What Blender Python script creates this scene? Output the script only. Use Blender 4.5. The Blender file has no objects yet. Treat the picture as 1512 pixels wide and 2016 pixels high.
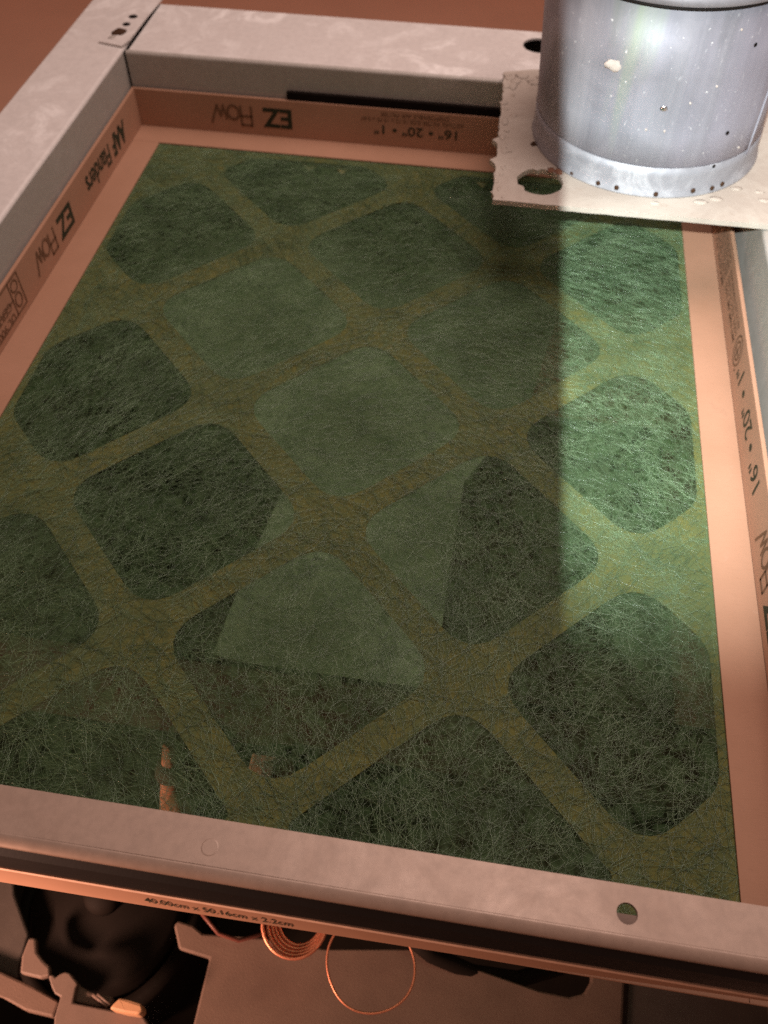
import bpy, bmesh, math, random
import numpy as np
from mathutils import Vector, Matrix, noise as mnoise

random.seed(7)
rng = np.random.default_rng(7)
sc = bpy.context.scene
COL = sc.collection
S = 0.36                       # metres per filter-opening width; lengths below are in that unit

# ------------------------------------------------------------------ camera
CAM = np.array([0.682, -1.549, 0.928])
RM = np.array([[0.98821578, 0.15301689, 0.00392551],
               [-0.12333415, 0.78080567, 0.61247954],
               [0.09065466, -0.6057461, 0.79047669]])     # world -> camera
FPX = 1741.0
cam = bpy.data.cameras.new('camera')
cam.sensor_width = 36.0
cam.lens = 36.0 * FPX / 2016.0
cam.clip_start = 0.01
cam.clip_end = 100
co = bpy.data.objects.new('camera', cam)
COL.objects.link(co)
m = Matrix(RM.T.tolist()).to_4x4()
m.translation = Vector((CAM * S).tolist())
co.matrix_world = m
sc.camera = co
cam.dof.use_dof = True
cam.dof.focus_distance = 0.335
cam.dof.aperture_fstop = 13.0


def ray(px, py):
    return RM.T @ np.array([(px - 756) / FPX, -(py - 1008) / FPX, -1.0])


def atz(px, py, z):
    d = ray(px, py)
    return CAM + d * (z - CAM[2]) / d[2]


# ------------------------------------------------------------------ world, exposure, lamps
w = bpy.data.worlds.new('World')
sc.world = w
w.use_nodes = True
bg = w.node_tree.nodes['Background']
bg.inputs[0].default_value = (0.66, 0.37, 0.27, 1)
bg.inputs[1].default_value = 0.28
sc.view_settings.view_transform = 'Standard'
sc.view_settings.look = 'None'
sc.view_settings.exposure = 0
sc.view_settings.gamma = 1
try:
    sc.cycles.use_denoising = False
    sc.cycles.max_bounces = 10
    sc.cycles.transparent_max_bounces = 24
    sc.cycles.caustics_reflective = False
    sc.cycles.caustics_refractive = False
except Exception:
    pass


def aim(o, target):
    d = Vector(target) - o.location
    o.rotation_euler = d.to_track_quat('-Z', 'Y').to_euler()


def area(name, loc, target, size, power, color):
    l = bpy.data.lights.new(name, 'AREA')
    l.shape = 'DISK'
    l.size = size * S
    l.energy = power
    l.color = color
    o = bpy.data.objects.new(name, l)
    COL.objects.link(o)
    o.location = Vector(loc) * S
    aim(o, Vector(target) * S)
    return o


# warm room lamp overhead (behind the far left corner), low glow from the front left
area('ceiling_lamp', (0.95, -0.10, 2.10), (0.25, -0.3, 0), 1.8, 5.7, (1.0, 0.80, 0.73))
fl = area('front_lamp', (-0.35, -2.0, -0.02), (0.16, -1.3, -0.22), 0.22, 0.75, (1.0, 0.55, 0.39))
fl.data.spread = math.radians(66)

UPW = RM.T @ np.array([0, 1, 0])
FWD = RM.T @ np.array([0, 0, -1])
RGT = RM.T @ np.array([1, 0, 0])
LAMP = CAM + UPW * (0.034 / S)
sp = bpy.data.lights.new('phone_flash', 'SPOT')
sp.energy = 26.0
sp.color = (0.90, 1.0, 0.98)
sp.shadow_soft_size = 0.00025
sp.spot_size = math.radians(48)
sp.spot_blend = 1.0
so = bpy.data.objects.new('phone_flash', sp)
COL.objects.link(so)
so.location = Vector((LAMP * S).tolist())
aim(so, Vector((atz(1360, 640, 0.05) * S).tolist()))


# ------------------------------------------------------------------ node helpers
def new_mat(name):
    mt = bpy.data.materials.new(name)
    mt.use_nodes = True
    nt = mt.node_tree
    return mt, nt, nt.nodes['Principled BSDF'], nt.nodes['Material Output']


def nd(nt, typ, **kw):
    n = nt.nodes.new(typ)
    for k, v in kw.items():
        setattr(n, k, v)
    return n


def mapped(nt, scale=(1, 1, 1), rot=(0, 0, 0)):
    tc = nd(nt, 'ShaderNodeTexCoord')
    mp = nd(nt, 'ShaderNodeMapping')
    mp.inputs['Scale'].default_value = scale
    mp.inputs['Rotation'].default_value = rot
    nt.links.new(tc.outputs['Object'], mp.inputs['Vector'])
    return mp.outputs['Vector']


def noise(nt, vec, scale, detail=4, rough=0.6, dist=0.0):
    n = nd(nt, 'ShaderNodeTexNoise')
    n.inputs['Scale'].default_value = scale
    n.inputs['Detail'].default_value = detail
    n.inputs['Roughness'].default_value = rough
    n.inputs['Distortion'].default_value = dist
    nt.links.new(vec, n.inputs['Vector'])
    return n.outputs['Fac']


def ramp(nt, fac, stops):
    r = nd(nt, 'ShaderNodeValToRGB')
    e = r.color_ramp.elements
    while len(e) < len(stops):
        e.new(0.5)
    for k, (p, c) in enumerate(stops):
        e[k].position = p
        e[k].color = (c, c, c, 1) if not isinstance(c, tuple) else (*c, 1)
    nt.links.new(fac, r.inputs['Fac'])
    return r.outputs['Color']


def mixc(nt, fac, a, b, mode='MIX'):
    n = nd(nt, 'ShaderNodeMix', data_type='RGBA', blend_type=mode)
    for key, v in ((0, fac), (6, a), (7, b)):
        if isinstance(v, (tuple, float, int)):
            n.inputs[key].default_value = (*v, 1) if isinstance(v, tuple) else v
        else:
            nt.links.new(v, n.inputs[key])
    return n.outputs[2]


def math_n(nt, op, a, b=0.5):
    n = nd(nt, 'ShaderNodeMath', operation=op)
    for k, v in ((0, a), (1, b)):
        if isinstance(v, (float, int)):
            n.inputs[k].default_value = v
        else:
            nt.links.new(v, n.inputs[k])
    return n.outputs[0]


def bump(nt, bsdf, h, strength=0.2, dist=0.001):
    b = nd(nt, 'ShaderNodeBump')
    b.inputs['Strength'].default_value = strength
    b.inputs['Distance'].default_value = dist
    nt.links.new(h, b.inputs['Height'])
    nt.links.new(b.outputs['Normal'], bsdf.inputs['Normal'])


def simple(name, col, rough=0.6, metal=0.0, var=0.15, scale=60.0, bstr=0.12, bscale=900, spec=0.4):
    mt, nt, b, out = new_mat(name)
    v = mapped(nt)
    n = noise(nt, v, scale, 6)
    dark = tuple(c * (1 - var) for c in col)
    lite = tuple(min(1, c * (1 + var)) for c in col)
    c = mixc(nt, ramp(nt, n, [(0.3, 0.0), (0.7, 1.0)]), dark, lite)
    nt.links.new(c, b.inputs['Base Color'])
    b.inputs['Roughness'].default_value = rough
    b.inputs['Metallic'].default_value = metal
    b.inputs['Specular IOR Level'].default_value = spec
    bump(nt, b, noise(nt, v, bscale, 3), bstr, 0.0004)
    return mt


def galvanized(name, base, lite, rough=0.45, metal=0.35, streak=0.5, grain=0.25):
    mt, nt, b, out = new_mat(name)
    v = mapped(nt)
    big = noise(nt, v, 9, 5, 0.6, 0.8)
    swirl = noise(nt, v, 22, 8, 0.62, 2.2)
    fine = noise(nt, v, 260, 4, 0.7)
    f1 = ramp(nt, swirl, [(0.48, 0.0), (0.60, streak), (0.66, streak * 0.4), (0.8, streak)])
    f2 = ramp(nt, big, [(0.42, 0.0), (0.62, 1.0)])
    f = math_n(nt, 'MULTIPLY', f1, f2)
    c = mixc(nt, f, base, lite)
    c = mixc(nt, ramp(nt, fine, [(0.35, grain), (0.6, 0.0)]), c, tuple(x * 0.62 for x in base))
    nt.links.new(c, b.inputs['Base Color'])
    b.inputs['Metallic'].default_value = metal
    r = ramp(nt, swirl, [(0.3, rough - 0.08), (0.7, rough + 0.12)])
    nt.links.new(r, b.inputs['Roughness'])
    bump(nt, b, fine, 0.06, 0.0003)
    return mt


# ------------------------------------------------------------------ materials
M = {}
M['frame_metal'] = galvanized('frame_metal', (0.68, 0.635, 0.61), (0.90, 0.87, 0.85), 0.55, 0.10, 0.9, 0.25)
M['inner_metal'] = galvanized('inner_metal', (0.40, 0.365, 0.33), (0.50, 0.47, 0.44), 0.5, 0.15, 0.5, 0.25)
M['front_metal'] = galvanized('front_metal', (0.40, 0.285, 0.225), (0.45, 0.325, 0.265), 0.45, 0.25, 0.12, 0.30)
M['dark_gap'] = simple('dark_band', (0.012, 0.009, 0.008), 0.6, spec=0.2)
M['flat_black'] = simple('matt_black', (0.010, 0.007, 0.006), 0.95, spec=0.05, bstr=0.3)
M['ink'] = simple('print_ink', (0.028, 0.032, 0.018), 0.7, spec=0.2)
M['ink_thin'] = simple('print_ink_thin', (0.16, 0.085, 0.05), 0.8, spec=0.1)
M['board_edge'] = simple('cardboard_edge', (0.74, 0.50, 0.38), 0.85, spec=0.15, scale=200)
M['plaster'] = simple('plaster', (0.60, 0.52, 0.47), 0.9, var=0.2, scale=120, bstr=0.6, bscale=500, spec=0.15)
M['hole_rust'] = simple('rusty_hole', (0.055, 0.028, 0.016), 0.8, spec=0.1)
M['copper'] = simple('copper', (0.80, 0.30, 0.18), 0.42, metal=0.8, var=0.2, scale=90)
M['black_plastic'] = simple('black_plastic', (0.012, 0.008, 0.006), 0.75, spec=0.15, scale=30)
M['grey_plate'] = simple('grey_painted_plate', (0.20, 0.128, 0.098), 0.65, metal=0.05, bstr=0.3, var=0.18, scale=25)
M['plastic'] = simple('beige_plastic', (0.20, 0.135, 0.108), 0.6, var=0.10)
M['terminal'] = simple('tan_block', (0.62, 0.34, 0.19), 0.4, var=0.06)
M['pale'] = simple('haze_panel', (0.46, 0.54, 0.49), 0.8, var=0.06, scale=20)
M['void'] = simple('dark_cavity', (0.020, 0.014, 0.011), 0.9, spec=0.1)
M['casing'] = simple('casing_steel', (0.10, 0.08, 0.07), 0.7, metal=0.2)
M['foil'] = simple('crumpled_foil', (0.75, 0.75, 0.78), 0.25, metal=1.0, bstr=0.8, bscale=200)
M['shutter'] = simple('flash_shutter', (0.02, 0.02, 0.02), 0.7)

# cardboard with faint fibres, smudges
mt, nt, b, out = new_mat('cardboard')
v = mapped(nt)
n1 = noise(nt, v, 14, 5, 0.6)
n2 = noise(nt, mapped(nt, (1, 6, 6)), 150, 4, 0.7)
c = mixc(nt, ramp(nt, n1, [(0.35, 0.0), (0.7, 1.0)]), (0.35, 0.187, 0.118), (0.41, 0.222, 0.146))
c = mixc(nt, ramp(nt, n2, [(0.55, 0.0), (0.75, 0.35)]), c, (0.28, 0.145, 0.09))
n3 = noise(nt, v, 38, 6, 0.7, 1.5)
c = mixc(nt, ramp(nt, n3, [(0.62, 0.0), (0.74, 0.5)]), c, (0.29, 0.165, 0.11))
c = mixc(nt, ramp(nt, n3, [(0.24, 0.45), (0.34, 0.0)]), c, (0.45, 0.27, 0.20))
nt.links.new(c, b.inputs['Base Color'])
b.inputs['Roughness'].default_value = 0.78
b.inputs['Specular IOR Level'].default_value = 0.25
bump(nt, b, n2, 0.08, 0.0003)
M['cardboard'] = mt

# support grid under the mat: card tinted by the green mat's dye
M['grid'] = simple('support_card', (0.138, 0.128, 0.044), 0.85, var=0.06, scale=12, spec=0.2)

# painted wall
M['wall'] = simple('wall_paint', (0.78, 0.47, 0.34), 0.8, var=0.06, scale=6, bstr=0.15, bscale=300, spec=0.2)

# collar steel
mt, nt, b, out = new_mat('collar_steel')
v = mapped(nt)
cl = noise(nt, v, 26, 7, 0.62, 0.6)
sc2 = noise(nt, mapped(nt, (1, 1, 0.35), (0.5, 0.3, 0.7)), 300, 3, 0.8)
spk = noise(nt, v, 420, 2, 0.5)
stk = noise(nt, mapped(nt, (1, 1, 0.05)), 34, 5, 0.6)
c = mixc(nt, ramp(nt, cl, [(0.36, 0.0), (0.68, 1.0)]), (0.30, 0.30, 0.345), (0.44, 0.435, 0.50))
c = mixc(nt, ramp(nt, stk, [(0.45, 0.0), (0.65, 0.6)]), c, (0.58, 0.57, 0.62))
refl_stk = noise(nt, mapped(nt, (1, 1, 0.08), (0, 0, 1.0)), 21, 4, 0.6)  # purple and green streaks painted in for reflections on the steel
c = mixc(nt, ramp(nt, refl_stk, [(0.52, 0.0), (0.62, 0.6)]), c, (0.43, 0.415, 0.50))
c = mixc(nt, ramp(nt, refl_stk, [(0.34, 0.65), (0.43, 0.0)]), c, (0.40, 0.48, 0.36))
c = mixc(nt, ramp(nt, spk, [(0.70, 0.0), (0.76, 0.8)]), c, (0.95, 0.95, 0.97))
c = mixc(nt, ramp(nt, sc2, [(0.64, 0.0), (0.74, 0.45)]), c, (0.85, 0.85, 0.90))
nt.links.new(c, b.inputs['Base Color'])
b.inputs['Metallic'].default_value = 0.45
b.inputs['Specular IOR Level'].default_value = 0.3
r = ramp(nt, stk, [(0.35, 0.55), (0.7, 0.80)])
nt.links.new(r, b.inputs['Roughness'])
bump(nt, b, cl, 0.10, 0.002)
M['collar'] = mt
M['collar_band'] = galvanized('collar_band', (0.36, 0.36, 0.40), (0.56, 0.56, 0.60), 0.55, 0.3, 0.8, 0.3)

# plate: white painted board, dirty
mt, nt, b, out = new_mat('painted_board')
v = mapped(nt)
n1 = noise(nt, v, 20, 7, 0.65, 0.7)
n2 = noise(nt, v, 150, 5, 0.7)
c = mixc(nt, ramp(nt, n1, [(0.4, 0.0), (0.65, 1.0)]), (0.42, 0.355, 0.305), (0.53, 0.47, 0.41))
c = mixc(nt, ramp(nt, n2, [(0.60, 0.0), (0.72, 0.5)]), c, (0.36, 0.27, 0.21))
nt.links.new(c, b.inputs['Base Color'])
b.inputs['Roughness'].default_value = 0.8
b.inputs['Specular IOR Level'].default_value = 0.25
bump(nt, b, mixc(nt, 0.5, n1, n2), 0.35, 0.002)
M['board'] = mt

# green filter mat: a thin open web, light passes where it is thin
mt, nt, b, out = new_mat('green_mat')
v0 = mapped(nt)
h1 = noise(nt, mapped(nt, (1, 0.55, 1), (0, 0, 0.6)), 175, 3, 0.62, 1.2)
h2 = noise(nt, mapped(nt, (0.55, 1, 1), (0, 0, 0.35)), 150, 3, 0.62, 1.0)
cl = noise(nt, v0, 26, 4, 0.6)
h = math_n(nt, 'MULTIPLY', h1, h2)
h = math_n(nt, 'ADD', h, math_n(nt, 'MULTIPLY', cl, 0.12))
alpha = ramp(nt, h, [(0.255, 0.03), (0.315, 0.40), (0.41, 0.64)])
colr = mixc(nt, ramp(nt, cl, [(0.35, 0.0), (0.68, 1.0)]), (0.058, 0.114, 0.046), (0.098, 0.178, 0.078))
dif = nd(nt, 'ShaderNodeBsdfDiffuse')
nt.links.new(colr, dif.inputs['Color'])
tl = nd(nt, 'ShaderNodeBsdfTranslucent')
nt.links.new(colr, tl.inputs['Color'])
gl = nd(nt, 'ShaderNodeBsdfGlossy')
gl.inputs['Roughness'].default_value = 0.55
gl.inputs['Color'].default_value = (0.35, 0.45, 0.36, 1)
m1 = nd(nt, 'ShaderNodeMixShader')
m1.inputs[0].default_value = 0.45
nt.links.new(dif.outputs[0], m1.inputs[1])
nt.links.new(tl.outputs[0], m1.inputs[2])
m2 = nd(nt, 'ShaderNodeMixShader')
m2.inputs[0].default_value = 0.03
nt.links.new(m1.outputs[0], m2.inputs[1])
nt.links.new(gl.outputs[0], m2.inputs[2])
tr = nd(nt, 'ShaderNodeBsdfTransparent')
tr.inputs['Color'].default_value = (0.90, 0.97, 0.80, 1)
m3 = nd(nt, 'ShaderNodeMixShader')
nt.links.new(alpha, m3.inputs[0])
nt.links.new(tr.outputs[0], m3.inputs[1])
nt.links.new(m2.outputs[0], m3.inputs[2])
nt.links.new(m3.outputs[0], out.inputs['Surface'])
nt.nodes.remove(b)
M['mat'] = mt

# upper veil of the same mat: finer and more even
def veil_material():
    mt, nt, b, out = new_mat('green_veil')
    v0 = mapped(nt)
    f = noise(nt, mapped(nt, (1, 0.6, 1), (0, 0, 0.5)), 210, 3, 0.6, 0.8)
    big = noise(nt, v0, 11, 3, 0.5)
    a_ = math_n(nt, 'ADD', math_n(nt, 'MULTIPLY', f, 0.6), math_n(nt, 'MULTIPLY', big, 0.4))
    alpha = ramp(nt, a_, [(0.41, 0.04), (0.50, 0.24), (0.64, 0.42)])
    dif = nd(nt, 'ShaderNodeBsdfDiffuse')
    dif.inputs['Color'].default_value = (0.105, 0.160, 0.080, 1)
    tr = nd(nt, 'ShaderNodeBsdfTransparent')
    tr.inputs['Color'].default_value = (0.95, 0.98, 0.90, 1)
    mx = nd(nt, 'ShaderNodeMixShader')
    nt.links.new(alpha, mx.inputs[0])
    nt.links.new(tr.outputs[0], mx.inputs[1])
    nt.links.new(dif.outputs[0], mx.inputs[2])
    nt.links.new(mx.outputs[0], out.inputs['Surface'])
    nt.nodes.remove(b)
    return mt


M['veil'] = veil_material()

# single glass strands
mt, nt, b, out = new_mat('green_strand')
v = mapped(nt)
n1 = noise(nt, v, 40, 3)
c = mixc(nt, ramp(nt, n1, [(0.35, 0.0), (0.65, 1.0)]), (0.094, 0.158, 0.080), (0.200, 0.30, 0.168))
nt.links.new(c, b.inputs['Base Color'])
b.inputs['Roughness'].default_value = 0.25
b.inputs['Specular IOR Level'].default_value = 0.55
M['strand'] = mt


# ------------------------------------------------------------------ object helpers
def link(name, me, mat=None, parent=None):
    o = bpy.data.objects.new(name, me)
    COL.objects.link(o)
    if mat is not None and len(me.materials) == 0:
        me.materials.append(mat)
    if parent is not None:
        o.parent = parent
    return o


def thing(name, label, cat, loc=(0, 0, 0), group=None):
    o = bpy.data.objects.new(name, None)
    o.empty_display_size = 0.02
    COL.objects.link(o)
    o['label'] = label
    o['category'] = cat
    if group:
        o['group'] = group
    return o


def tag(o, label, cat, group=None):
    o['label'] = label
    o['category'] = cat
    if group:
        o['group'] = group
    return o


def mesh_from(name, verts, faces, smooth=False):
    me = bpy.data.meshes.new(name)
    me.from_pydata([tuple(Vector(v) * S) for v in verts], [], faces)
    bm = bmesh.new()
    bm.from_mesh(me)
    bmesh.ops.recalc_face_normals(bm, faces=bm.faces)
    bm.to_mesh(me)
    bm.free()
    if smooth:
        for p in me.polygons:
            p.use_smooth = True
    return me


def box(name, lo, hi, mat, parent=None, bevel=0.0):
    x0, y0, z0 = lo
    x1, y1, z1 = hi
    v = [(x0, y0, z0), (x1, y0, z0), (x1, y1, z0), (x0, y1, z0), (x0, y0, z1), (x1, y0, z1), (x1, y1, z1), (x0, y1, z1)]
    f = [(0, 3, 2, 1), (4, 5, 6, 7), (0, 1, 5, 4), (1, 2, 6, 5), (2, 3, 7, 6), (3, 0, 4, 7)]
    o = link(name, mesh_from(name, v, f), mat, parent)
    if bevel:
        md = o.modifiers.new('bevel', 'BEVEL')
        md.width = bevel * S
        md.segments = 2
    return o


def profile(name, pts, thick, axis, a, b, mat, parent, n=1, wobble=0.0):
    """sheet-metal section: open 2-D polyline given thickness, run along x or y from a to b"""
    P = np.array(pts, float)
    T = np.gradient(P, axis=0)
    for i in range(len(P)):
        if i == 0:
            t = P[1] - P[0]
        elif i == len(P) - 1:
            t = P[-1] - P[-2]
        else:
            u = (P[i] - P[i - 1]); u /= np.linalg.norm(u)
            w2 = (P[i + 1] - P[i]); w2 /= np.linalg.norm(w2)
            t = u + w2
        T[i] = t / np.linalg.norm(t)
    N = np.stack([-T[:, 1], T[:, 0]], 1)
    Q = P - N * thick
    ring = np.concatenate([P, Q[::-1]])
    k = len(ring)
    vs, fs = [], []
    for j in range(n + 1):
        s = a + (b - a) * j / n
        dz = wobble * mnoise.noise(Vector((s * 3.1, 0.3, a)))
        for (c, z) in ring:
            vs.append((c, s, z + dz) if axis == 'y' else (s, c, z + dz))
    for j in range(n):
        for i in range(k):
            i2 = (i + 1) % k
            fs.append((j * k + i, j * k + i2, (j + 1) * k + i2, (j + 1) * k + i))
    fs.append(tuple(range(k)))
    fs.append(tuple(n * k + i for i in range(k))[::-1])
    me = mesh_from(name, vs, fs)
    o = link(name, me, mat, parent)
    return o


def extrude_poly(name, outer, z0, z1, mat, parent=None, holes=(), smooth=False):
    """flat sheet with holes; outline in x,y, real thickness z0..z1"""
    bm = bmesh.new()
    edges = []
    for loop in [outer] + list(holes):
        vs = [bm.verts.new((x * S, y * S, z0 * S)) for x, y in loop]
        for i in range(len(vs)):
            edges.append(bm.edges.new((vs[i], vs[(i + 1) % len(vs)])))
    r = bmesh.ops.triangle_fill(bm, use_beauty=True, use_dissolve=False, edges=edges)
    faces = [g for g in bm.faces]
    ex = bmesh.ops.extrude_face_region(bm, geom=faces)
    vv = [g for g in ex['geom'] if isinstance(g, bmesh.types.BMVert)]
    bmesh.ops.translate(bm, verts=vv, vec=(0, 0, (z1 - z0) * S))
    bmesh.ops.recalc_face_normals(bm, faces=bm.faces)
    me = bpy.data.meshes.new(name)
    bm.to_mesh(me)
    bm.free()
    return link(name, me, mat, parent)


def tube(name, pts, r, mat, parent=None, sides=8, closed=False):
    P = [Vector(p) for p in pts]
    n = len(P)
    vs, fs = [], []
    up = Vector((0.13, 0.2, 0.97)).normalized()
    for i in range(n):
        if closed:
            t = (P[(i + 1) % n] - P[i - 1]).normalized()
        else:
            t = (P[min(i + 1, n - 1)] - P[max(i - 1, 0)]).normalized()
        a = t.cross(up)
        if a.length < 1e-3:
            a = t.cross(Vector((1, 0, 0)))
        a.normalize()
        b2 = t.cross(a)
        rr = r[i] if isinstance(r, (list, tuple)) else r
        for k in range(sides):
            th = 2 * math.pi * k / sides
            vs.append(P[i] + (a * math.cos(th) + b2 * math.sin(th)) * rr)
    m_ = n if closed else n - 1
    for i in range(m_):
        for k in range(sides):
            k2 = (k + 1) % sides
            j = (i + 1) % n
            fs.append((i * sides + k, i * sides + k2, j * sides + k2, j * sides + k))
    if not closed:
        fs.append(tuple(range(sides))[::-1])
        fs.append(tuple((n - 1) * sides + k for k in range(sides)))
    return link(name, mesh_from(name, vs, fs, True), mat, parent)


def lathe(name, prof, cx, cy, mat, parent=None, seg=96, ell=(1, 1), closed=True, wob=0.0, lean=0.0):
    vs, fs = [], []
    k = len(prof)
    for i in range(seg):
        th = 2 * math.pi * i / seg
        for (r, z) in prof:
            rr = r * (1 + wob * mnoise.noise(Vector((math.cos(th) * 1.5, math.sin(th) * 1.5, z * 4))))
            vs.append((cx + rr * math.cos(th) * ell[0] + lean * (z - 0.15), cy + rr * math.sin(th) * ell[1], z))
    for i in range(seg):
        j = (i + 1) % seg
        for q in range(k if closed else k - 1):
            q2 = (q + 1) % k
            fs.append((i * k + q, j * k + q, j * k + q2, i * k + q2))
    return link(name, mesh_from(name, vs, fs, True), mat, parent)


def flat_text(name, body, origin, right, up, height, mat, parent, bold=0.0, width=None, spacing=1.0):
    """print lying on a surface: mesh lettering, cap height = height"""
    cu = bpy.data.curves.new(name, 'FONT')
    cu.body = body
    cu.size = 1.0
    cu.offset = bold
    cu.space_character = spacing
    cu.resolution_u = 4
    tmp = bpy.data.objects.new(name + '_tmp', cu)
    COL.objects.link(tmp)
    dg = bpy.context.evaluated_depsgraph_get()
    me = bpy.data.meshes.new_from_object(tmp.evaluated_get(dg))
    bpy.data.objects.remove(tmp)
    bpy.data.curves.remove(cu)
    me.name = name
    co_ = np.empty(len(me.vertices) * 3, np.float32)
    me.vertices.foreach_get('co', co_)
    P = co_.reshape(-1, 3)
    x0, x1 = P[:, 0].min(), P[:, 0].max()
    sy = height / 0.69
    sx = sy if width is None else width / max(x1 - x0, 1e-6)
    R_, U_, O_ = np.array(right), np.array(up), np.array(origin)
    Q = O_ + np.outer((P[:, 0] - x0) * sx, R_) + np.outer(P[:, 1] * sy, U_)
    me.vertices.foreach_set('co', (Q * S).astype(np.float32).ravel())
    me.update()
    me.materials.clear()
    me.materials.append(mat)
    return link(name, me, None, parent)


def strokes(name, lines, wd, origin, right, up, sx, sy, mat, parent):
    """thin drawn lettering as flat ribbons"""
    R_, U_, O_ = np.array(right), np.array(up), np.array(origin)
    vs, fs = [], []
    for ln in lines:
        L = np.array(ln, float) * np.array([sx, sy])
        for i in range(len(L) - 1):
            d = L[i + 1] - L[i]
            d /= np.linalg.norm(d)
            nrm = np.array([-d[1], d[0]]) * wd / 2
            a, b2 = L[i] - d * wd * 0.3, L[i + 1] + d * wd * 0.3
            k = len(vs)
            lift = np.cross(R_, U_) * 0.00012 * (i % 2 + 1)
            for q in (a + nrm, a - nrm, b2 - nrm, b2 + nrm):
                vs.append(tuple(O_ + R_ * q[0] + U_ * q[1] + lift))
            fs.append((k, k + 1, k + 2, k + 3))
    return link(name, mesh_from(name, vs, fs), mat, parent)


def circle_pts(cx, cy, rx, ry, n=18, a0=0.0, a1=2 * math.pi):
    return [(cx + rx * math.cos(a0 + (a1 - a0) * i / n), cy + ry * math.sin(a0 + (a1 - a0) * i / n)) for i in range(n + 1)]


FLOW = [[(0, 0), (0, 1)], [(0, 1), (0.62, 1)], [(0, 0.52), (0.6, 0.52)], [(0.62, 1), (0.62, 0)],
        circle_pts(1.08, 0.36, 0.34, 0.37), [(1.5, 0.72), (1.66, 0.02), (1.84, 0.62), (2.02, 0.02), (2.42, 0.98)]]

# ------------------------------------------------------------------ setting: wall, room floor
o = box('wall', (-5.0, 3.40, -0.9), (5.0, 3.50, 3.2), M['wall'])
o['kind'] = 'structure'
o = box('floor', (-5.0, -4.0, -1.05), (5.0, 3.40, -0.96), M['wall'])
o['kind'] = 'structure'

# ------------------------------------------------------------------ steel frame
ZT = 0.143
XL, XR, YF, YN = -0.064, 1.070, 0.067, -1.309
t = 0.004
frame = thing('steel_frame', 'grey galvanized sheet metal frame holding the green filter', 'metal frame')


def arc(c0, c1, r, a0, a1, n=5):
    return [(c0 + r * math.cos(math.radians(a0 + (a1 - a0) * i / n)), c1 + r * math.sin(math.radians(a0 + (a1 - a0) * i / n))) for i in range(n + 1)]


rb = 0.006
# left rail: outer skirt up, across the top, down the inside
prof_l = [(-0.197, 0.10)] + arc(-0.197 + rb, ZT - rb, rb, 180, 90) + arc(XL - rb, ZT - rb, rb, 90, 0)[:]
left = profile('rail', prof_l, t, 'y', -1.36, 0.52, M['frame_metal'], frame, 24, 0.0015)
profile('casing_panel', [(-0.1985, -0.9), (-0.1985, 0.0995)], t, 'y', -1.36, 0.277, M['casing'], frame)
profile('casing_panel', [(1.2015, 0.0995), (1.2015, -0.9)], t, 'y', -1.36, 0.277, M['casing'], frame)
left['label'] = 'left rail with chalky white streaks'
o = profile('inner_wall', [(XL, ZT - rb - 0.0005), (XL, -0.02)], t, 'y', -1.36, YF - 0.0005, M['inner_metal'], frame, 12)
far = None
hx, hy, hr = 0.712, 0.216, 0.031
ztf = 0.1395
outer = [(-0.055, YF + rb), (1.30, YF + rb), (1.30, 0.272), (-0.055, 0.272)]
hole = [(hx + hr * math.cos(a), hy + hr * math.sin(a)) for a in np.linspace(0, 2 * math.pi, 25)[:-1]]
far = extrude_poly('rail', outer, ztf - t, ztf, M['frame_metal'], frame, [hole])
far['label'] = 'far rail with a dark round hole'
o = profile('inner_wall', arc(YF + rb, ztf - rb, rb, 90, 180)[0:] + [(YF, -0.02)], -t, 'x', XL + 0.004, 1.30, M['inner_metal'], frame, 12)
o = profile('outer_wall', arc(0.272, ztf - rb - 0.001, rb, 90, 0) + [(0.278, -0.9)], t, 'x', -0.19, 1.30, M['casing'], frame)
# raw bright bend along the far rail's inner edge
# right rail
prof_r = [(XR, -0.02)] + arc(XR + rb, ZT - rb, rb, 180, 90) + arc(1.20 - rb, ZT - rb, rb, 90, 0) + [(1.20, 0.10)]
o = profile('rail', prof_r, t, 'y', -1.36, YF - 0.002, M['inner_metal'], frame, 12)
o['label'] = 'right rail beside the printed cardboard wall'
# front rail: top with a hole, rolled front edge, front face below painted dark for the room it reflects
zf = 0.140
hx2, hy2, hr2 = 0.857, -1.3325, 0.0088
hole2 = [(hx2 + hr2 * math.cos(a), hy2 + hr2 * math.sin(a)) for a in np.linspace(0, 2 * math.pi, 25)[:-1]]
o = extrude_poly('rail', [(-0.30, YN), (1.40, YN), (1.40, -1.3490), (-0.30, -1.3490)], zf - t, zf, M['front_metal'], frame, [hole2])
o['label'] = 'front rail with a small round hole and rolled edge'
o = profile('rolled_edge', arc(-1.3490, zf - 0.013, 0.013, 90, 150, 8), -t, 'x', -0.30, 1.40, M['front_metal'], frame, 30, 0.0008)
for p_ in o.data.polygons:
    p_.use_smooth = True
o = profile('dark_face', [(-1.3590, 0.1335), (-1.3650, 0.124), (-1.3665, 0.112), (-1.3665, 0.092), (-1.3610, 0.082)], -0.006, 'x', -0.30, 1.40, M['dark_gap'], frame, 30, 0.0008)
o = box('track_lip', (-0.30, -1.3600, 0.0765), (1.40, -1.3165, 0.0795), M['grey_plate'], frame)
box('light_baffle', (-0.19, -1.085, -0.24), (1.19, -1.078, -0.012), M['flat_black'], frame)  # added plate that keeps the front lamp off the panel below
# dimple on the front rail
dp = atz(413, 1668, zf)
o = lathe('dimple', [(0.0, zf + 0.0003), (0.0068, zf + 0.0003), (0.0082, zf - 0.0002), (0.0, zf - 0.0002)], dp[0], dp[1], M['front_metal'], frame, 24)
for p_ in o.data.polygons:
    p_.use_smooth = False
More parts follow.
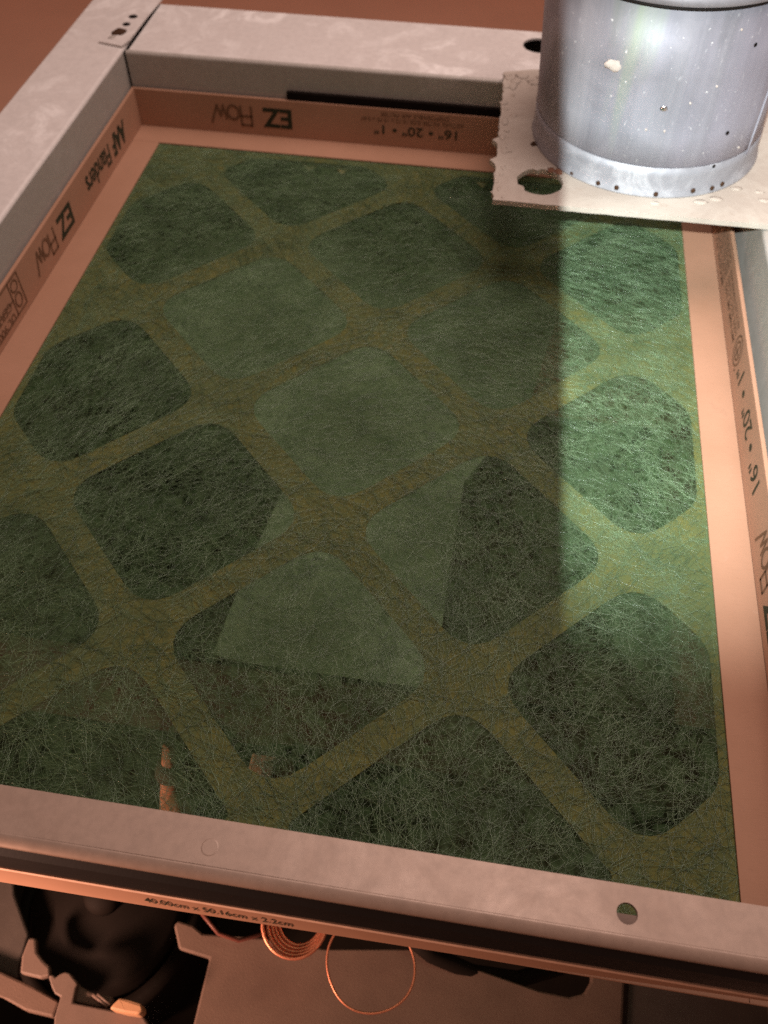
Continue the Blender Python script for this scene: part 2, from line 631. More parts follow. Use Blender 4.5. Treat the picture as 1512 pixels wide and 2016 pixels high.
# black strip on the far inner wall
box('black_strip', (0.249, 0.0585, 0.0745), (1.07, 0.0665, 0.0905), M['flat_black'], frame, 0.001)
# riveted tab in the corner
tabp = [(-0.115, 0.081), (-0.066, 0.070), (-0.060, 0.10), (-0.058, 0.20), (-0.052, 0.30), (-0.050, 0.52), (-0.098, 0.52), (-0.106, 0.27)]
tab = extrude_poly('corner_tab', tabp, ZT + 0.001, ZT + 0.0045, M['frame_metal'], frame)
for (x, y, r) in ((-0.084, 0.191, 0.0085), (-0.086, 0.157, 0.0075)):
    lathe('rivet_hole', [(0.0, ZT + 0.0048), (r, ZT + 0.0048), (r * 1.12, ZT + 0.0042), (0.0, ZT + 0.0042)], x, y, M['flat_black'], tab, 20)
lathe('rivet', [(0.0, ZT + 0.010), (0.007, ZT + 0.009), (0.0125, ZT + 0.0052), (0.0145, ZT + 0.0044), (0, ZT + 0.0044)], -0.0875, 0.122, M['hole_rust'], tab, 20, wob=0.3)
lathe('rivet', [(0.0, ZT + 0.0065), (0.005, ZT + 0.0055), (0.0065, ZT + 0.0044), (0, ZT + 0.0044)], -0.0945, 0.099, M['inner_metal'], tab, 14, wob=0.4)

# ------------------------------------------------------------------ the air filter
filt = thing('air_filter', 'green fibre air filter in an orange cardboard frame with printed text', 'air filter')
TX0, TX1, TY0, TY1 = -0.054, 1.052, -1.356, 0.057      # inside of cardboard walls
TH = 0.0745
cbt = 0.006


def wall_piece(name, lo, hi):
    return box(name, lo, hi, M['cardboard'], filt, 0.0012)


w_far = wall_piece('side_wall', (TX0 - cbt, TY1, -0.004), (TX1 + cbt, TY1 + cbt, TH))
w_left = wall_piece('side_wall', (TX0 - cbt, TY0, -0.004), (TX0, TY1 - 0.0004, TH))
w_right = wall_piece('side_wall', (TX1, TY0, -0.004), (TX1 + cbt, TY1 - 0.0004, TH))
# front wall: upper edge straight, lower edge bowed up to the right
xs = np.linspace(TX0 - cbt, TX1 + cbt, 25)
vs, fs = [], []
for x in xs:
    zb = float(np.interp(x, [0.25, 0.43, 0.66, 0.78, 0.87, 1.0], [0.006, 0.010, 0.024, 0.029, 0.037, 0.050]))
    yb = -1.362
    for (y, z) in ((yb, zb), (yb, TH - 0.006), (yb + 0.0015, TH - 0.002), (yb + 0.005, TH - 0.002), (yb + 0.0056, zb)):
        vs.append((x, y, z))
for i in range(24):
    for q in range(5):
        q2 = (q + 1) % 5
        fs.append((i * 5 + q, (i + 1) * 5 + q, (i + 1) * 5 + q2, i * 5 + q2))
fs += [(0, 1, 2, 3, 4), (124, 123, 122, 121, 120)]
w_front = link('side_wall', mesh_from('side_wall', vs, fs), M['cardboard'], filt)
w_front['label'] = 'front wall printed with the metric size'
# raw edge, painted paler for the light it catches, along the top of the front wall
box('lit_edge', (TX0, -1.3637, TH - 0.0095), (TX1 + 0.3, -1.3622, TH - 0.0020), M['board_edge'], w_front)

# lip ring (four strips, butted)
LZ0, LZ1 = -0.003, 0.0
for (lo, hi) in (((TX0, -0.0005, LZ0), (TX1, TY1 - 0.0004, LZ1)),
                 ((TX0 + 0.0004, TY0, LZ0), (0.0, -0.0009, LZ1)),
                 ((1.0, TY0, LZ0), (TX1 - 0.0004, -0.0009, LZ1)),
                 ((0.0004, TY0, LZ0), (0.9996, -1.300, LZ1))):
    box('lip', lo, hi, M['cardboard'], filt, 0.0006)

# support grid: diamond cut-outs with rounded corners
OX, OY, DX, DY = -0.092, -0.667, 0.1998, 0.1976
GX0, GX1, GY0, GY1 = -0.03, 1.03, -1.34, 0.035


def clip_poly(poly, f):
    out_ = []
    for i in range(len(poly)):
        a, b2 = poly[i], poly[(i + 1) % len(poly)]
        fa, fb = f(a), f(b2)
        if fa >= 0:
            out_.append(a)
        if fa * fb < 0:
            tt = fa / (fa - fb)
            out_.append((a[0] + (b2[0] - a[0]) * tt, a[1] + (b2[1] - a[1]) * tt))
    return out_


def round_poly(poly, r, n=5):
    res = []
    k = len(poly)
    for i in range(k):
        p0, p1, p2 = (np.array(poly[(i + j - 1) % k]) for j in range(3))
        u = p0 - p1
        v_ = p2 - p1
        lu, lv = np.linalg.norm(u), np.linalg.norm(v_)
        if lu < 1e-6 or lv < 1e-6:
            continue
        u, v_ = u / lu, v_ / lv
        ang = math.acos(max(-1, min(1, float(u @ v_))))
        d = min(r / math.tan(ang / 2), lu * 0.48, lv * 0.48)
        a, c_ = p1 + u * d, p1 + v_ * d
        for j in range(n + 1):
            s = j / n
            q = a * (1 - s) ** 2 + p1 * 2 * s * (1 - s) + c_ * s ** 2
            res.append((float(q[0]), float(q[1])))
    return res


cells = []
for i in range(-8, 12):
    for j in range(-8, 12):
        # cell centre: midway between lattice nodes
        u, v_ = i + 0.5, j + 0.5
        cx, cy = OX + (u + v_) * DX, OY - (u - v_) * DY
        h = 0.170
        poly = [(cx + h, cy), (cx, cy + h), (cx - h, cy), (cx, cy - h)]
        inset = 0.010
        for f in (lambda q: q[0] - inset, lambda q: 1 - inset - q[0], lambda q: -0.016 - q[1], lambda q: q[1] + 1.272):
            poly = clip_poly(poly, f)
            if len(poly) < 3:
                break
        if len(poly) < 3:
            continue
        A = 0.5 * abs(sum(poly[k][0] * poly[(k + 1) % len(poly)][1] - poly[(k + 1) % len(poly)][0] * poly[k][1] for k in range(len(poly))))
        if A < 0.006:
            continue
        cells.append(round_poly(poly, 0.052))
grid = extrude_poly('support_grid', [(GX0, GY0), (GX1, GY0), (GX1, GY1), (GX0, GY1)], -0.0048, -0.0037, M['grid'], filt, cells)

# mat sheet: gently quilted surface
nx, ny = 70, 90
vs, fs = [], []
for j in range(ny + 1):
    for i in range(nx + 1):
        x = -0.03 + 1.06 * i / nx
        y = -1.34 + 1.37 * j / ny
        z = -0.0085 + 0.0018 * mnoise.noise(Vector((x * 9, y * 9, 2.0)))
        vs.append((x, y, z))
for j in range(ny):
    for i in range(nx):
        a = j * (nx + 1) + i
        fs.append((a, a + 1, a + nx + 2, a + nx + 1))
mat_sheet = link('filter_mat', mesh_from('filter_mat', vs, fs, True), M['mat'], filt)

vs = [(x, y, -0.00335 if abs(z) else z) for (x, y, z) in vs]
link('filter_mat', mesh_from('filter_mat', vs, fs, True), M['veil'], filt)

# loose strands: thin three-sided tubes wandering over the mat
NF, NP = 26000, 8
st = rng.uniform([-0.025, -1.335], [1.025, 0.03], (NF, 2))
ang = rng.uniform(0, 2 * np.pi, NF)
pref = rng.random(NF) < 0.62
swirl = 1.5 * np.sin(3.1 * st[:, 0] + 1.3) + 1.3 * np.cos(2.7 * st[:, 1])
ang = np.where(pref, swirl + rng.normal(0, 0.45, NF), ang)
cur = rng.normal(0, 14.0, NF)
L = rng.gamma(3.0, 0.022, NF).clip(0.02, 0.20)
r0 = rng.uniform(0.00009, 0.00026, NF)
zz = rng.uniform(-0.0030, 0.0006, NF)
zph = rng.uniform(0, 6.28, NF)
pts = np.zeros((NF, NP, 3))
p_ = st.copy()
a_ = ang.copy()
for k in range(NP):
    pts[:, k, 0] = p_[:, 0]
    pts[:, k, 1] = p_[:, 1]
    pts[:, k, 2] = np.maximum(zz + 0.0016 * np.sin(zph + k * 0.9), -0.0034)
    stp = (L / (NP - 1))[:, None]
    p_ = p_ + stp * np.stack([np.cos(a_), np.sin(a_)], 1)
    a_ = a_ + cur * L / (NP - 1) + rng.normal(0, 0.22, NF)
pts[:, :, 0] = pts[:, :, 0].clip(-0.028, 1.028)
pts[:, :, 1] = pts[:, :, 1].clip(-1.338, 0.03)
edge = np.minimum(np.minimum(pts[:, :, 0], 1 - pts[:, :, 0]), -pts[:, :, 1])
pts[:, :, 2] = np.where(edge < 0.006, np.minimum(pts[:, :, 2], -0.0033), pts[:, :, 2])
tan = np.gradient(pts, axis=1)
tan /= np.linalg.norm(tan, axis=2, keepdims=True) + 1e-9
side = np.cross(tan, np.array([0, 0, 1.0]))
side /= np.linalg.norm(side, axis=2, keepdims=True) + 1e-9
upv = np.cross(side, tan)
vv = np.zeros((NF, NP, 3, 3))
for s in range(3):
    th = 2 * np.pi * s / 3 + np.pi / 2
    vv[:, :, s] = pts + (side * np.cos(th) + upv * np.sin(th)) * r0[:, None, None]
V = (vv.reshape(-1, 3) * S).astype(np.float32)
base = (np.arange(NF)[:, None, None] * NP + np.arange(NP - 1)[None, :, None]) * 3
s = np.arange(3)[None, None, :]
s2 = (s + 1) % 3
quads = np.stack([base + s, base + s2, base + 3 + s2, base + 3 + s], -1).reshape(-1, 4).astype(np.int32)
me = bpy.data.meshes.new('fibre_strands')
me.vertices.add(len(V))
me.vertices.foreach_set('co', V.ravel())
me.loops.add(quads.size)
me.loops.foreach_set('vertex_index', quads.ravel())
me.polygons.add(len(quads))
me.polygons.foreach_set('loop_start', np.arange(0, quads.size, 4, dtype=np.int32))
me.polygons.foreach_set('loop_total', np.full(len(quads), 4, np.int32))
me.polygons.foreach_set('use_smooth', np.ones(len(quads), bool))
me.update()
o = link('fibre_strands', me, M['strand'], filt)
o['kind'] = 'stuff'

# printing on the cardboard (letters stand head-down, as the filter lies)
e = 0.0006
DN = (0, 0, -1)
yf = TY1 - e
flat_text('lettering', 'EZ', (0.256, yf, 0.0555), (-1, 0, 0), DN, 0.0365, M['ink'], w_far, 0.028, 0.058)
strokes('lettering', FLOW, 0.0042, (0.176, yf, 0.0560), (-1, 0, 0), DN, 0.0335, 0.0375, M['ink_thin'], w_far)
flat_text('lettering', '16" \u2022 20" \u2022 1"', (0.578, yf, 0.042), (-1, 0, 0), DN, 0.0175, M['ink'], w_far, 0.012, 0.160)
flat_text('lettering', 'ACTUAL FILTER SIZE 15.75 x 19.75 x 0.87', (0.590, yf, 0.0565), (-1, 0, 0), DN, 0.0075, M['ink_thin'], w_far, 0.004, 0.198)
flat_text('lettering', 'DISPOSABLE AIR FILTER', (0.560, yf, 0.0675), (-1, 0, 0), DN, 0.0075, M['ink_thin'], w_far, 0.004, 0.130)
xl = TX0 + e
FR = (0, -1, 0)
flat_text('lettering', 'AAF', (xl, -0.024, 0.0535), FR, DN, 0.036, M['ink'], w_left, 0.048, 0.068)
flat_text('lettering', 'Flanders', (xl, -0.108, 0.0525), FR, DN, 0.036, M['ink'], w_left, 0.020, 0.118)
flat_text('lettering', 'EZ', (xl, -0.300, 0.0555), FR, DN, 0.0385, M['ink'], w_left, 0.028, 0.060)
strokes('lettering', FLOW, 0.0042, (xl, -0.376, 0.0555), FR, DN, 0.0335, 0.0375, M['ink_thin'], w_left)
by0, by1, bz0, bz1 = -0.514, -0.72, 0.070, 0.012
strokes('emblem', [[(0, 0), (1, 0), (1, 1), (0, 1), (0, 0)], [(0.16, 0), (0.16, 1)], [(0.16, 0.52), (1, 0.52)]] +
        [circle_pts(0.085, 0.68, 0.05, 0.20, 12), circle_pts(0.085, 0.25, 0.05, 0.16, 12)],
        0.0026, (xl, by0, bz0), FR, DN, by0 - by1, bz0 - bz1, M['ink_thin'], w_left)
flat_text('lettering', 'CERTIFIED TO', (xl, by0 - 0.042, 0.045), FR, DN, 0.014, M['ink_thin'], w_left, 0.006)
flat_text('lettering', 'UL 900 CLASS', (xl, by0 - 0.042, 0.020 + 0.004), FR, DN, 0.014, M['ink_thin'], w_left, 0.006)
xr = TX1 - e
FA = (0, 1, 0)
flat_text('lettering', 'EZ', (xr, -0.982, 0.0555), FA, DN, 0.0385, M['ink'], w_right, 0.028, 0.062)
strokes('lettering', FLOW, 0.0042, (xr, -0.904, 0.0555), FA, DN, 0.0335, 0.0375, M['ink_thin'], w_right)
flat_text('lettering', '16" \u2022 20" \u2022 1"', (xr, -0.757, 0.054), FA, DN, 0.0275, M['ink'], w_right, 0.010, 0.235)
strokes('emblem', [circle_pts(0, 0, 1, 1, 18), circle_pts(0, 0, 0.62, 0.62, 14), [(-0.5, 0.1), (0.5, 0.1)], [(0.0, 0.5), (0, -0.4)], [(-0.9, 0.9), (-0.75, 1.1)]],
        0.0030, (xr, -0.489, 0.041), FA, DN, 0.022, 0.022, M['ink_thin'], w_right)
for k, (zl, y0_, ln_) in enumerate(((0.060, -0.455, 'RECYCLED PAPERBOARD'), (0.047, -0.455, '100% RECYCLED'), (0.034, -0.455, 'MINIMUM 35%'))):
    flat_text('lettering', ln_, (xr, y0_, zl), FA, DN, 0.009, M['ink_thin'], w_right, 0.006, 0.14)
for k in range(5):
    flat_text('lettering', ['CAUTION DO NOT WASH', 'REPLACE FILTER WHEN DIRTY', 'INSTALL WITH AIR FLOW', 'CLASS 2 AIR FILTER UNIT', 'MADE IN USA'][k],
              (xr, -0.30, 0.064 - k * 0.011), FA, DN, 0.0082, M['ink_thin'], w_right, 0.012, 0.20)
flat_text('lettering', '40.00cm x 50.16cm x 2.2cm', (0.426, -1.3621 - e, 0.0295), (1, 0, 0), (0, 0, 1), 0.016, M['ink'], w_front, 0.004, 0.144)

# card flaps folded under the far lip, seen dimly through the mat
for k, x in enumerate((0.30, 0.365, 0.432, 0.50, 0.57, 0.635)):
    extrude_poly('card_flap', [(x - 0.016, -0.004), (x + 0.018, -0.005), (x + 0.004, -0.030)], -0.0165 - 0.0003 * k, -0.0145 - 0.0003 * k, M['board_edge'], filt)

# ------------------------------------------------------------------ cover board and collar
board = thing('cover_board', 'pale painted board with torn left edge and ragged hole under the duct collar', 'board')
PX0, PY0 = 0.664, -0.332
ZB0, ZB1 = 0.1445, 0.1525
edge_l = []
for i in range(41):
    s = i / 40
    y = PY0 + (0.075 - PY0) * s
    x = 0.6645 - 0.010 * s + 0.004 * mnoise.noise(Vector((s * 26, 0, 0))) + 0.003 * mnoise.noise(Vector((s * 70, 5, 0)))
    if i in (17, 11):
        x -= 0.010
    edge_l.append((x, y))
edge_b = [(0.654 + 0.05 * k + 0.002 * random.random(), 0.078 + 0.018 * math.sin(k * 0.8) * min(1, k) + 0.004 * random.random()) for k in range(1, 13)]
front_e = [(1.29 - (1.29 - PX0) * k / 40, PY0 + 0.0018 * mnoise.noise(Vector((k * 1.3, 3, 0)))) for k in range(0, 40)]
hc = (0.734, -0.271)
hole = []
for k in range(36):
    a = 2 * math.pi * k / 36
    r = 0.0345 * (1 + 0.05 * mnoise.noise(Vector((math.cos(a) * 3, math.sin(a) * 3, 1))))
    if k in (21, 22):
        r *= 0.86
    if k == 10:
        r *= 0.86
    hole.append((hc[0] + r * 1.04 * math.cos(a), hc[1] + r * 1.05 * math.sin(a)))
CX_, CY_, CR = 0.898, -0.105, 0.180
bore = [(CX_ + 0.150 * math.cos(2 * math.pi * k / 48), CY_ + 0.150 * math.sin(2 * math.pi * k / 48)) for k in range(48)]
sheet = extrude_poly('sheet', edge_l + edge_b + [(1.29, 0.08)] + front_e, ZB0, ZB1, M['board'], board, [hole, bore])
# crumbs of plaster along the torn edge


def blob(name, c, r, mat, parent, sq=(1, 1, 0.5), seed=0.0):
    bm = bmesh.new()
    bmesh.ops.create_icosphere(bm, subdivisions=2, radius=1.0)
    for v_ in bm.verts:
        f_ = 1 + 0.45 * mnoise.noise(v_.co * 1.7 + Vector((seed, seed * 2, 0)))
        v_.co = Vector((c[0] + v_.co.x * r * sq[0] * f_, c[1] + v_.co.y * r * sq[1] * f_, c[2] + v_.co.z * r * sq[2] * f_)) * S
    me_ = bpy.data.meshes.new(name)
    bm.to_mesh(me_)
    bm.free()
    for q in me_.polygons:
        q.use_smooth = True
    return link(name, me_, mat, parent)


for k in range(26):
    s = random.random()
    x, y = edge_l[int(s * 40)]
    blob('plaster_lump', (x + random.uniform(-0.002, 0.022), y, ZB1), random.uniform(0.002, 0.0060) * (0.6 + s * 0.9), M['board'], board,
         (1, random.uniform(0.8, 2.2), 0.28), k * 1.7)
for k in range(8):
    blob('plaster_lump', (0.66 + 0.010 * k + random.uniform(-.004, .004), 0.064 - 0.012 * (k % 3), ZB1), random.uniform(0.006, 0.011), M['board'], board, (1.3, 1, 0.3), 40 + k)
for (px, py) in ((1410, 392), (1380, 398), (1290, 400), (1495, 378), (1450, 372), (1505, 395)):
    q = atz(px, py, ZB1)
    blob('plaster_lump', (q[0], q[1], ZB1), random.uniform(0.005, 0.010), M['board'], board, (1.5, 0.8, 0.3), px * 0.37)

collar = thing('duct_collar', 'round galvanized duct collar riveted onto the pale painted board', 'duct collar')
ZC = 0.435
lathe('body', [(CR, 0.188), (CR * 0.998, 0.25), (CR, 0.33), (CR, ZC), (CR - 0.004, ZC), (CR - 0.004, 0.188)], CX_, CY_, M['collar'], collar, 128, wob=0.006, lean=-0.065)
lathe('flange', [(CR + 0.0006, 0.200), (CR + 0.0007, 0.185), (CR + 0.0011, 0.170), (CR + 0.0022, 0.160), (CR + 0.0042, 0.1545), (CR + 0.0042, 0.1530), (CR + 0.0002, 0.1530), (CR + 0.0002, 0.200)],
      CX_, CY_, M['collar_band'], collar, 128, wob=0.006, lean=-0.065)
lathe('rolled_rim', [(CR + 0.0006, ZC - 0.010), (CR + 0.006, ZC - 0.008), (CR + 0.0075, ZC - 0.001), (CR + 0.004, ZC + 0.006), (CR - 0.004, ZC + 0.006), (CR - 0.0038, ZC - 0.010)],
      CX_, CY_, M['collar_band'], collar, 128, wob=0.006, lean=-0.065)
lathe('groove', [(CR + 0.0004, ZC - 0.0148), (CR + 0.0012, ZC - 0.0140), (CR + 0.0012, ZC - 0.0115), (CR + 0.0004, ZC - 0.0105)], CX_, CY_, M['dark_gap'], collar, 128, wob=0.006, lean=-0.065)
# side seam
th = math.radians(-38)
sx_, sy_ = math.cos(th), math.sin(th)
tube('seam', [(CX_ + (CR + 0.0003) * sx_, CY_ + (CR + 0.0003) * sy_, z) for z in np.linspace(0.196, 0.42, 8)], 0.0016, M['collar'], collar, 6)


def on_collar(px, py, r, z_=0.25):
    for _ in range(3):
        q_ = on_cyl(px, py, r, CX_ - 0.065 * (z_ - 0.15))
        if q_ is None:
            return None
        z_ = q_[2]
    return q_


def on_cyl(px, py, r, cx_):
    d = ray(px, py)
    ax, ay = CAM[0] - cx_, CAM[1] - CY_
    A = d[0] ** 2 + d[1] ** 2
    B = 2 * (ax * d[0] + ay * d[1])
    C_ = ax * ax + ay * ay - r * r
    D = B * B - 4 * A * C_
    if D < 0:
        return None
    return CAM + d * ((-B - math.sqrt(D)) / (2 * A))


def stud(name, px, py, r, rad, mat, proud=0.002):
    q = on_collar(px, py, r)
    if q is None:
        return
    n_ = Vector((q[0] - CX_, q[1] - CY_, 0)).normalized()
    c_ = Vector(q.tolist())
    tube(name, [c_ - n_ * 0.002, c_ + n_ * proud * 0.6, c_ + n_ * proud], [rad, rad, rad * 0.7], mat, collar, 12)


for (px, py) in ((1127, 342), (1178, 360), (1214, 369), (1291, 382), (1364, 375), (1401, 370), (1421, 362)):
    stud('rivet', px, py, CR + 0.0016, 0.0038, M['hole_rust'], 0.003)
for (px, py) in ((1405, 327), (1432, 262), (1487, 88)):
    stud('screw_hole', px, py, CR, 0.0030, M['flat_black'], 0.0012)
for (px, py) in ((1460, 58), (1411, 170), (1359, 203), (1454, 290), (1272, 255), (1308, 258)):
    stud('paint_fleck', px, py, CR, 0.0016, M['plaster'], 0.0016)
q = on_collar(1307, 213, CR)
extra = blob('paint_fleck', (q[0], q[1] - 0.0008, q[2]), 0.0045, M['foil'], collar, (1.2, 0.3, 0.9), 3.3)
q = on_collar(1214, 130, CR)
for k, (ddx, ddz, rr) in enumerate(((0, 0, 0.010), (0.009, -0.002, 0.009), (-0.008, 0.002, 0.008), (0.014, -0.006, 0.006))):
    blob('plaster_splash', (q[0] + ddx, q[1] + 0.001, q[2] + ddz), rr, M['plaster'], collar, (1.1, 0.35, 0.8), k * 2.1)
# rust dabs on the board beside the collar
for (px, py, rr) in ((1100, 338, 0.007), (1052, 283, 0.006), (1085, 335, 0.006)):
    q = atz(px, py, ZB1)
    blob('rust_spot', (q[0], q[1], ZB1), rr, M['hole_rust'] if px == 1052 else simple('rusty_stain', (0.20, 0.09, 0.055), 0.9), board, (1.0, 1.3, 0.25), px)
# crumpled foil liner showing over the rim
lv, lf = [], []
nseg, nr = 90, 7
for i in range(nseg):
    th = 2 * math.pi * i / nseg
    for j in range(nr):
        s_ = j / (nr - 1)
        r = CR - 0.006 - 0.05 * s_
        z = ZC - 0.004 + 0.030 * math.sin(s_ * 2.6) + 0.010 * mnoise.noise(Vector((i * 0.9, j * 1.3, 0)))
        lv.append((CX_ + r * math.cos(th), CY_ + r * math.sin(th), z))
for i in range(nseg):
    i2 = (i + 1) % nseg
    for j in range(nr - 1):
        lf.append((i * nr + j, i2 * nr + j, i2 * nr + j + 1, i * nr + j + 1))
link('foil_liner', mesh_from('foil_liner', lv, lf), M['foil'], collar)

# ------------------------------------------------------------------ below the filter
o = box('cavity_floor', (-0.1965, -2.2, -0.95), (1.1995, 0.2715, -0.90), M['void'])
o['kind'] = 'structure'


def px_poly(pp, z):
    return [tuple(atz(a, b2, z)[:2]) for a, b2 in pp]


def slab(name, pp, z, thick, mat, parent=None, holes=()):
    o_ = extrude_poly(name, px_poly(pp, z), z - thick, z, mat, parent, [px_poly(h_, z) for h_ in holes])
    b_ = o_.modifiers.new('bevel', 'BEVEL')
    b_.width = 0.0012
    b_.segments = 2
    return o_


# grey service plate at the bottom with a tab and slot
svc = slab('service_plate', [(342, 1822), (350, 1812), (380, 1822), (400, 1838), (520, 1846), (640, 1868), (840, 1868), (960, 1915), (1060, 1950), (1120, 1962), (1150, 1955), (1163, 1932), (1165, 1890), (1232, 1892),
                             (1222, 2100), (360, 2100), (412, 1887), (352, 1868)], -0.5, 0.012, M['grey_plate'])
tag(svc, 'grey sheet metal plate with a notched corner below the copper coil', 'metal plate')
svc2 = slab('service_plate', [(1240, 1880), (1700, 1900), (1700, 2150), (1230, 2100)], -0.507, 0.012, M['casing'])
tag(svc2, 'dark sheet metal plate at the bottom right under the front rail', 'metal plate')
# thin cut wire scrap on the tab
q0, q1 = atz(432, 1836, -0.495), atz(447, 1856, -0.495)
# compressor-like black housing
dome_c = atz(212, 1770, -0.56)
hz = -0.56
dome = thing('round_housing', 'black round ribbed housing in the dark cavity at lower left', 'motor housing')
lathe('shell', [(0.0, hz + 0.02), (0.055, hz + 0.018), (0.075, hz + 0.004), (0.105, hz + 0.002), (0.112, hz - 0.01), (0.118, hz - 0.30), (0.0, hz - 0.30)], dome_c[0], dome_c[1], M['black_plastic'], dome, 64, (1.08, 1.22))
lathe('collar_ring', [(0.119, hz - 0.02), (0.136, hz - 0.025), (0.139, hz - 0.05), (0.119, hz - 0.055)], dome_c[0], dome_c[1], M['black_plastic'], dome, 64, (1.08, 1.25))
lathe('hub', [(0.0, hz + 0.045), (0.022, hz + 0.044), (0.03, hz + 0.030), (0.03, hz + 0.018), (0.0, hz + 0.018)], dome_c[0], dome_c[1], M['black_plastic'], dome, 32)
# beige bracket round the housing
br = thing('plastic_bracket', 'beige plastic bracket with a hooked arm at the bottom left', 'bracket')
slab('wing', [(56, 1846), (70, 1846), (72, 1874), (84, 1890), (98, 1903), (97, 1921), (80, 1926), (39, 1916), (42, 1882)], -0.50, 0.014, M['plastic'], br)
slab('arm', [(95, 1921), (103, 1918), (109, 1924), (118, 1917), (128, 1913), (137, 1916), (153, 1936), (149, 1945), (143, 1974), (214, 1988), (282, 2001), (300, 2030), (105, 2030), (107, 2001), (119, 1962), (107, 1956), (100, 1940)],
     -0.485, 0.020, M['plastic'], br)
slab('web', [(153, 1938), (179, 1953), (222, 1962), (217, 1984), (190, 1982), (146, 1973)], -0.497, 0.016, M['plastic'], br)
for (a, b2) in (((183, 1958), (212, 1982)), ((192, 1958), (218, 1978))):
    q0, q1 = atz(*a, -0.494), atz(*b2, -0.494)
    tube('wire', [tuple(q0), tuple(q1)], 0.0028, M['plastic'], br, 6)
blk = slab('terminal_block', [(214, 1986), (222, 1976), (235, 1964), (258, 1969), (277, 1975), (281, 1989), (273, 1998), (245, 1994)], -0.455, 0.03, M['terminal'])
tag(blk, 'small orange tan block standing on the beige bracket arm', 'block')
beam = slab('base_beam', [(-120, 1868), (0, 1912), (60, 1940), (117, 1972), (105, 2003), (50, 1990), (0, 1962), (-120, 1920)], -0.51, 0.02, M['grey_plate'])
tag(beam, 'grey metal base rail slanting below the bracket at lower left', 'rail')
sw = slab('side_plate', [(-160, 1640), (24, 1690), (28, 1760), (44, 1806), (56, 1838), (44, 1880), (36, 1900), (34, 1926), (-160, 1850)], -0.53, 0.012, M['casing'])
tag(sw, 'brownish metal side plate left of the black round housing', 'metal plate')

# copper capillary coil
cw = thing('copper_coil', 'tight coil of thin copper tube hanging under the front cardboard edge', 'copper tube')
cc = atz(582, 1810, -0.38)
pts_ = []
for k in range(161):
    a = 2 * math.pi * k / 32
    s = k / 160
    rx = (0.047 - 0.016 * s) * (1 + 0.07 * mnoise.noise(Vector((k * 0.07, 0.0, 4.0))))
    pts_.append((cc[0] + rx * math.cos(a) + 0.006 * s, cc[1] + 0.052 * math.sin(a) * (1 - 0.30 * s) + 0.010 * s, -0.38 - 0.018 * s + 0.004 * math.sin(a)))
tube('turns', pts_, 0.0026, M['copper'], cw, 8)
lp = thing('copper_loop', 'single large loop of thin copper wire below the middle of the front edge', 'copper tube')
cl_ = atz(730, 1893, -0.36)
pts_ = []
for k in range(60):
    a = math.radians(60 + 420 * k / 59 * 0.95)
    kk = 1 + 0.06 * mnoise.noise(Vector((k * 0.11, 2.0, 0)))
    pts_.append((cl_[0] + 0.0590 * kk * math.cos(a), cl_[1] + 0.0555 * kk * math.sin(a) * 1.05, -0.36 - 0.03 * k / 59))
tube('turns', pts_, 0.0016, M['copper'], lp, 8)

hs = [atz(a, b2, -0.47 - 0.02 * i) for i, (a, b2) in enumerate(((800, 1840), (850, 1880), (930, 1915), (1020, 1928), (1100, 1905), (1150, 1860)))]
hose = tube('rubber_hose', [tuple(q_) for q_ in hs], 0.012, M['black_plastic'], None, 10)
tag(hose, 'black rubber hose sagging in the shadow under the front cardboard edge', 'hose')
cb = [atz(a, b2, -0.46 - 0.012 * i) for i, (a, b2) in enumerate(((395, 1795), (430, 1838), (470, 1852), (520, 1838), (545, 1815)))]
cab = tube('cable', [tuple(q_) for q_ in cb], 0.0032, simple('red_brown_cable', (0.16, 0.05, 0.035), 0.5), None, 8)
tag(cab, 'thin red brown cable sagging over the tab of the grey plate', 'cable')

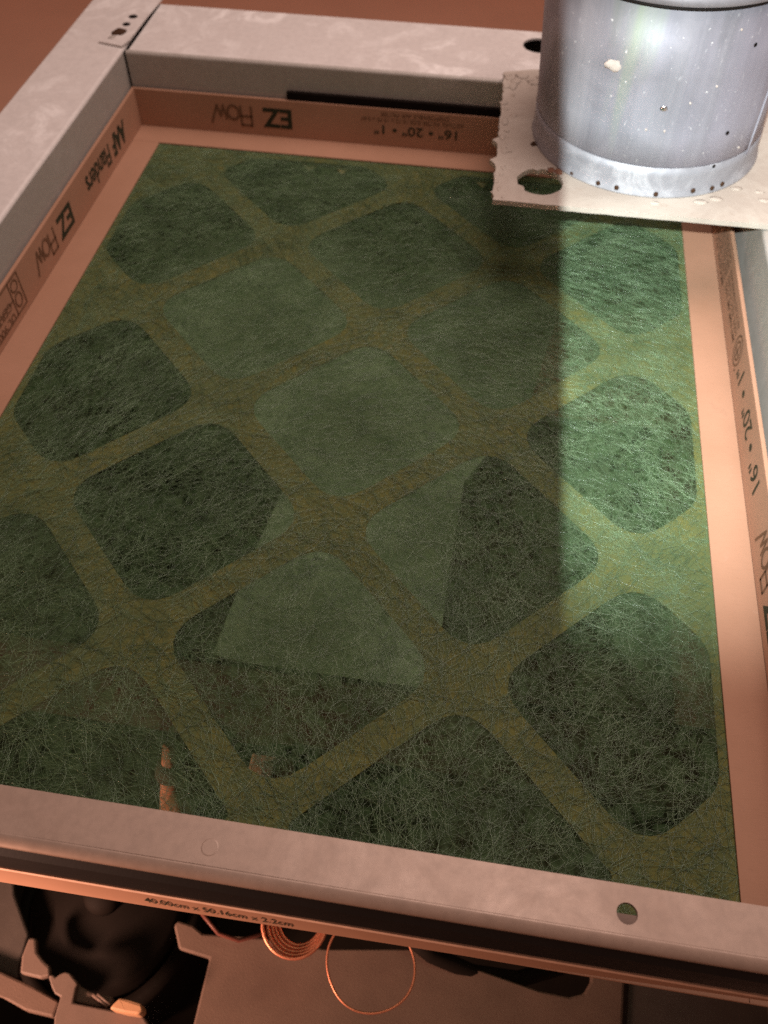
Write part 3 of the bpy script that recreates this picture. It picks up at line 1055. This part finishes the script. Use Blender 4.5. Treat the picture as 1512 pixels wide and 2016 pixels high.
# seen dimly through the mat: panel standing in for the pale haze, copper stub, small box
pan = slab('haze_panel', [(418, 1288), (520, 1318), (655, 1352), (720, 1340), (838, 1356), (868, 1250), (886, 1110), (914, 948), (1040, 800), (1120, 560), (1060, 380), (970, 374), (760, 376), (640, 366), (560, 336), (500, 308), (380, 296), (250, 380), (222, 470), (265, 590), (430, 790), (565, 945), (480, 1130)],
           -0.22, 0.0015, M['pale'])
tag(pan, 'pale flat panel added below the filter as the pale haze seen over the green mat', 'panel')
stub = thing('copper_stub', 'upright copper tube stub with a black cap glimpsed through the green mat', 'copper tube')
a0 = atz(345, 1600, -0.30)
a1 = atz(330, 1470, -0.16)
tube('pipe', [(a0[0], a0[1], -0.34), tuple(a0), tuple((a0 + a1) / 2), tuple(a1)], [0.024, 0.022, 0.015, 0.007], simple('dull_copper', (0.13, 0.045, 0.03), 0.8, var=0.6, scale=50), stub, 14)
ac = a0 + (a1 - a0) * 0.72
tube('cap', [tuple(a0 + (a1 - a0) * 0.62), tuple(a0 + (a1 - a0) * 0.78)], [0.021, 0.017], M['black_plastic'], stub, 14)
bx_ = atz(525, 1535, -0.22)
bxt = thing('relay_box', 'small brown box glimpsed through the green mat near the front', 'box')
box('case', (bx_[0] - 0.028, bx_[1] - 0.035, -0.28), (bx_[0] + 0.028, bx_[1] + 0.035, -0.22), M['grey_plate'], bxt, 0.003)
box('terminal', (bx_[0] - 0.008, bx_[1] - 0.025, -0.2195), (bx_[0] + 0.009, bx_[1] + 0.02, -0.205), M['casing'], bxt, 0.002)

# ------------------------------------------------------------------ unseen shutter plate added to shade part of the flash
D = 0.030 / S
ctr = LAMP + FWD * D
edge_x = (1110 - 756) / FPX * D
vs = []
for dz_ in (0, 0.004):
    for (a, b2) in ((edge_x, -0.032), (edge_x, 0.075), (edge_x - 0.11, 0.075), (edge_x - 0.11, -0.032)):
        vs.append(tuple(ctr + RGT * a + UPW * b2 + FWD * dz_))
sh = link('flash_shutter', mesh_from('flash_shutter', vs, [(0, 1, 2, 3), (7, 6, 5, 4), (0, 4, 5, 1), (1, 5, 6, 2), (2, 6, 7, 3), (3, 7, 4, 0)]), M['shutter'])
tag(sh, 'black shutter plate added just outside the view, shading part of the light', 'shutter plate')
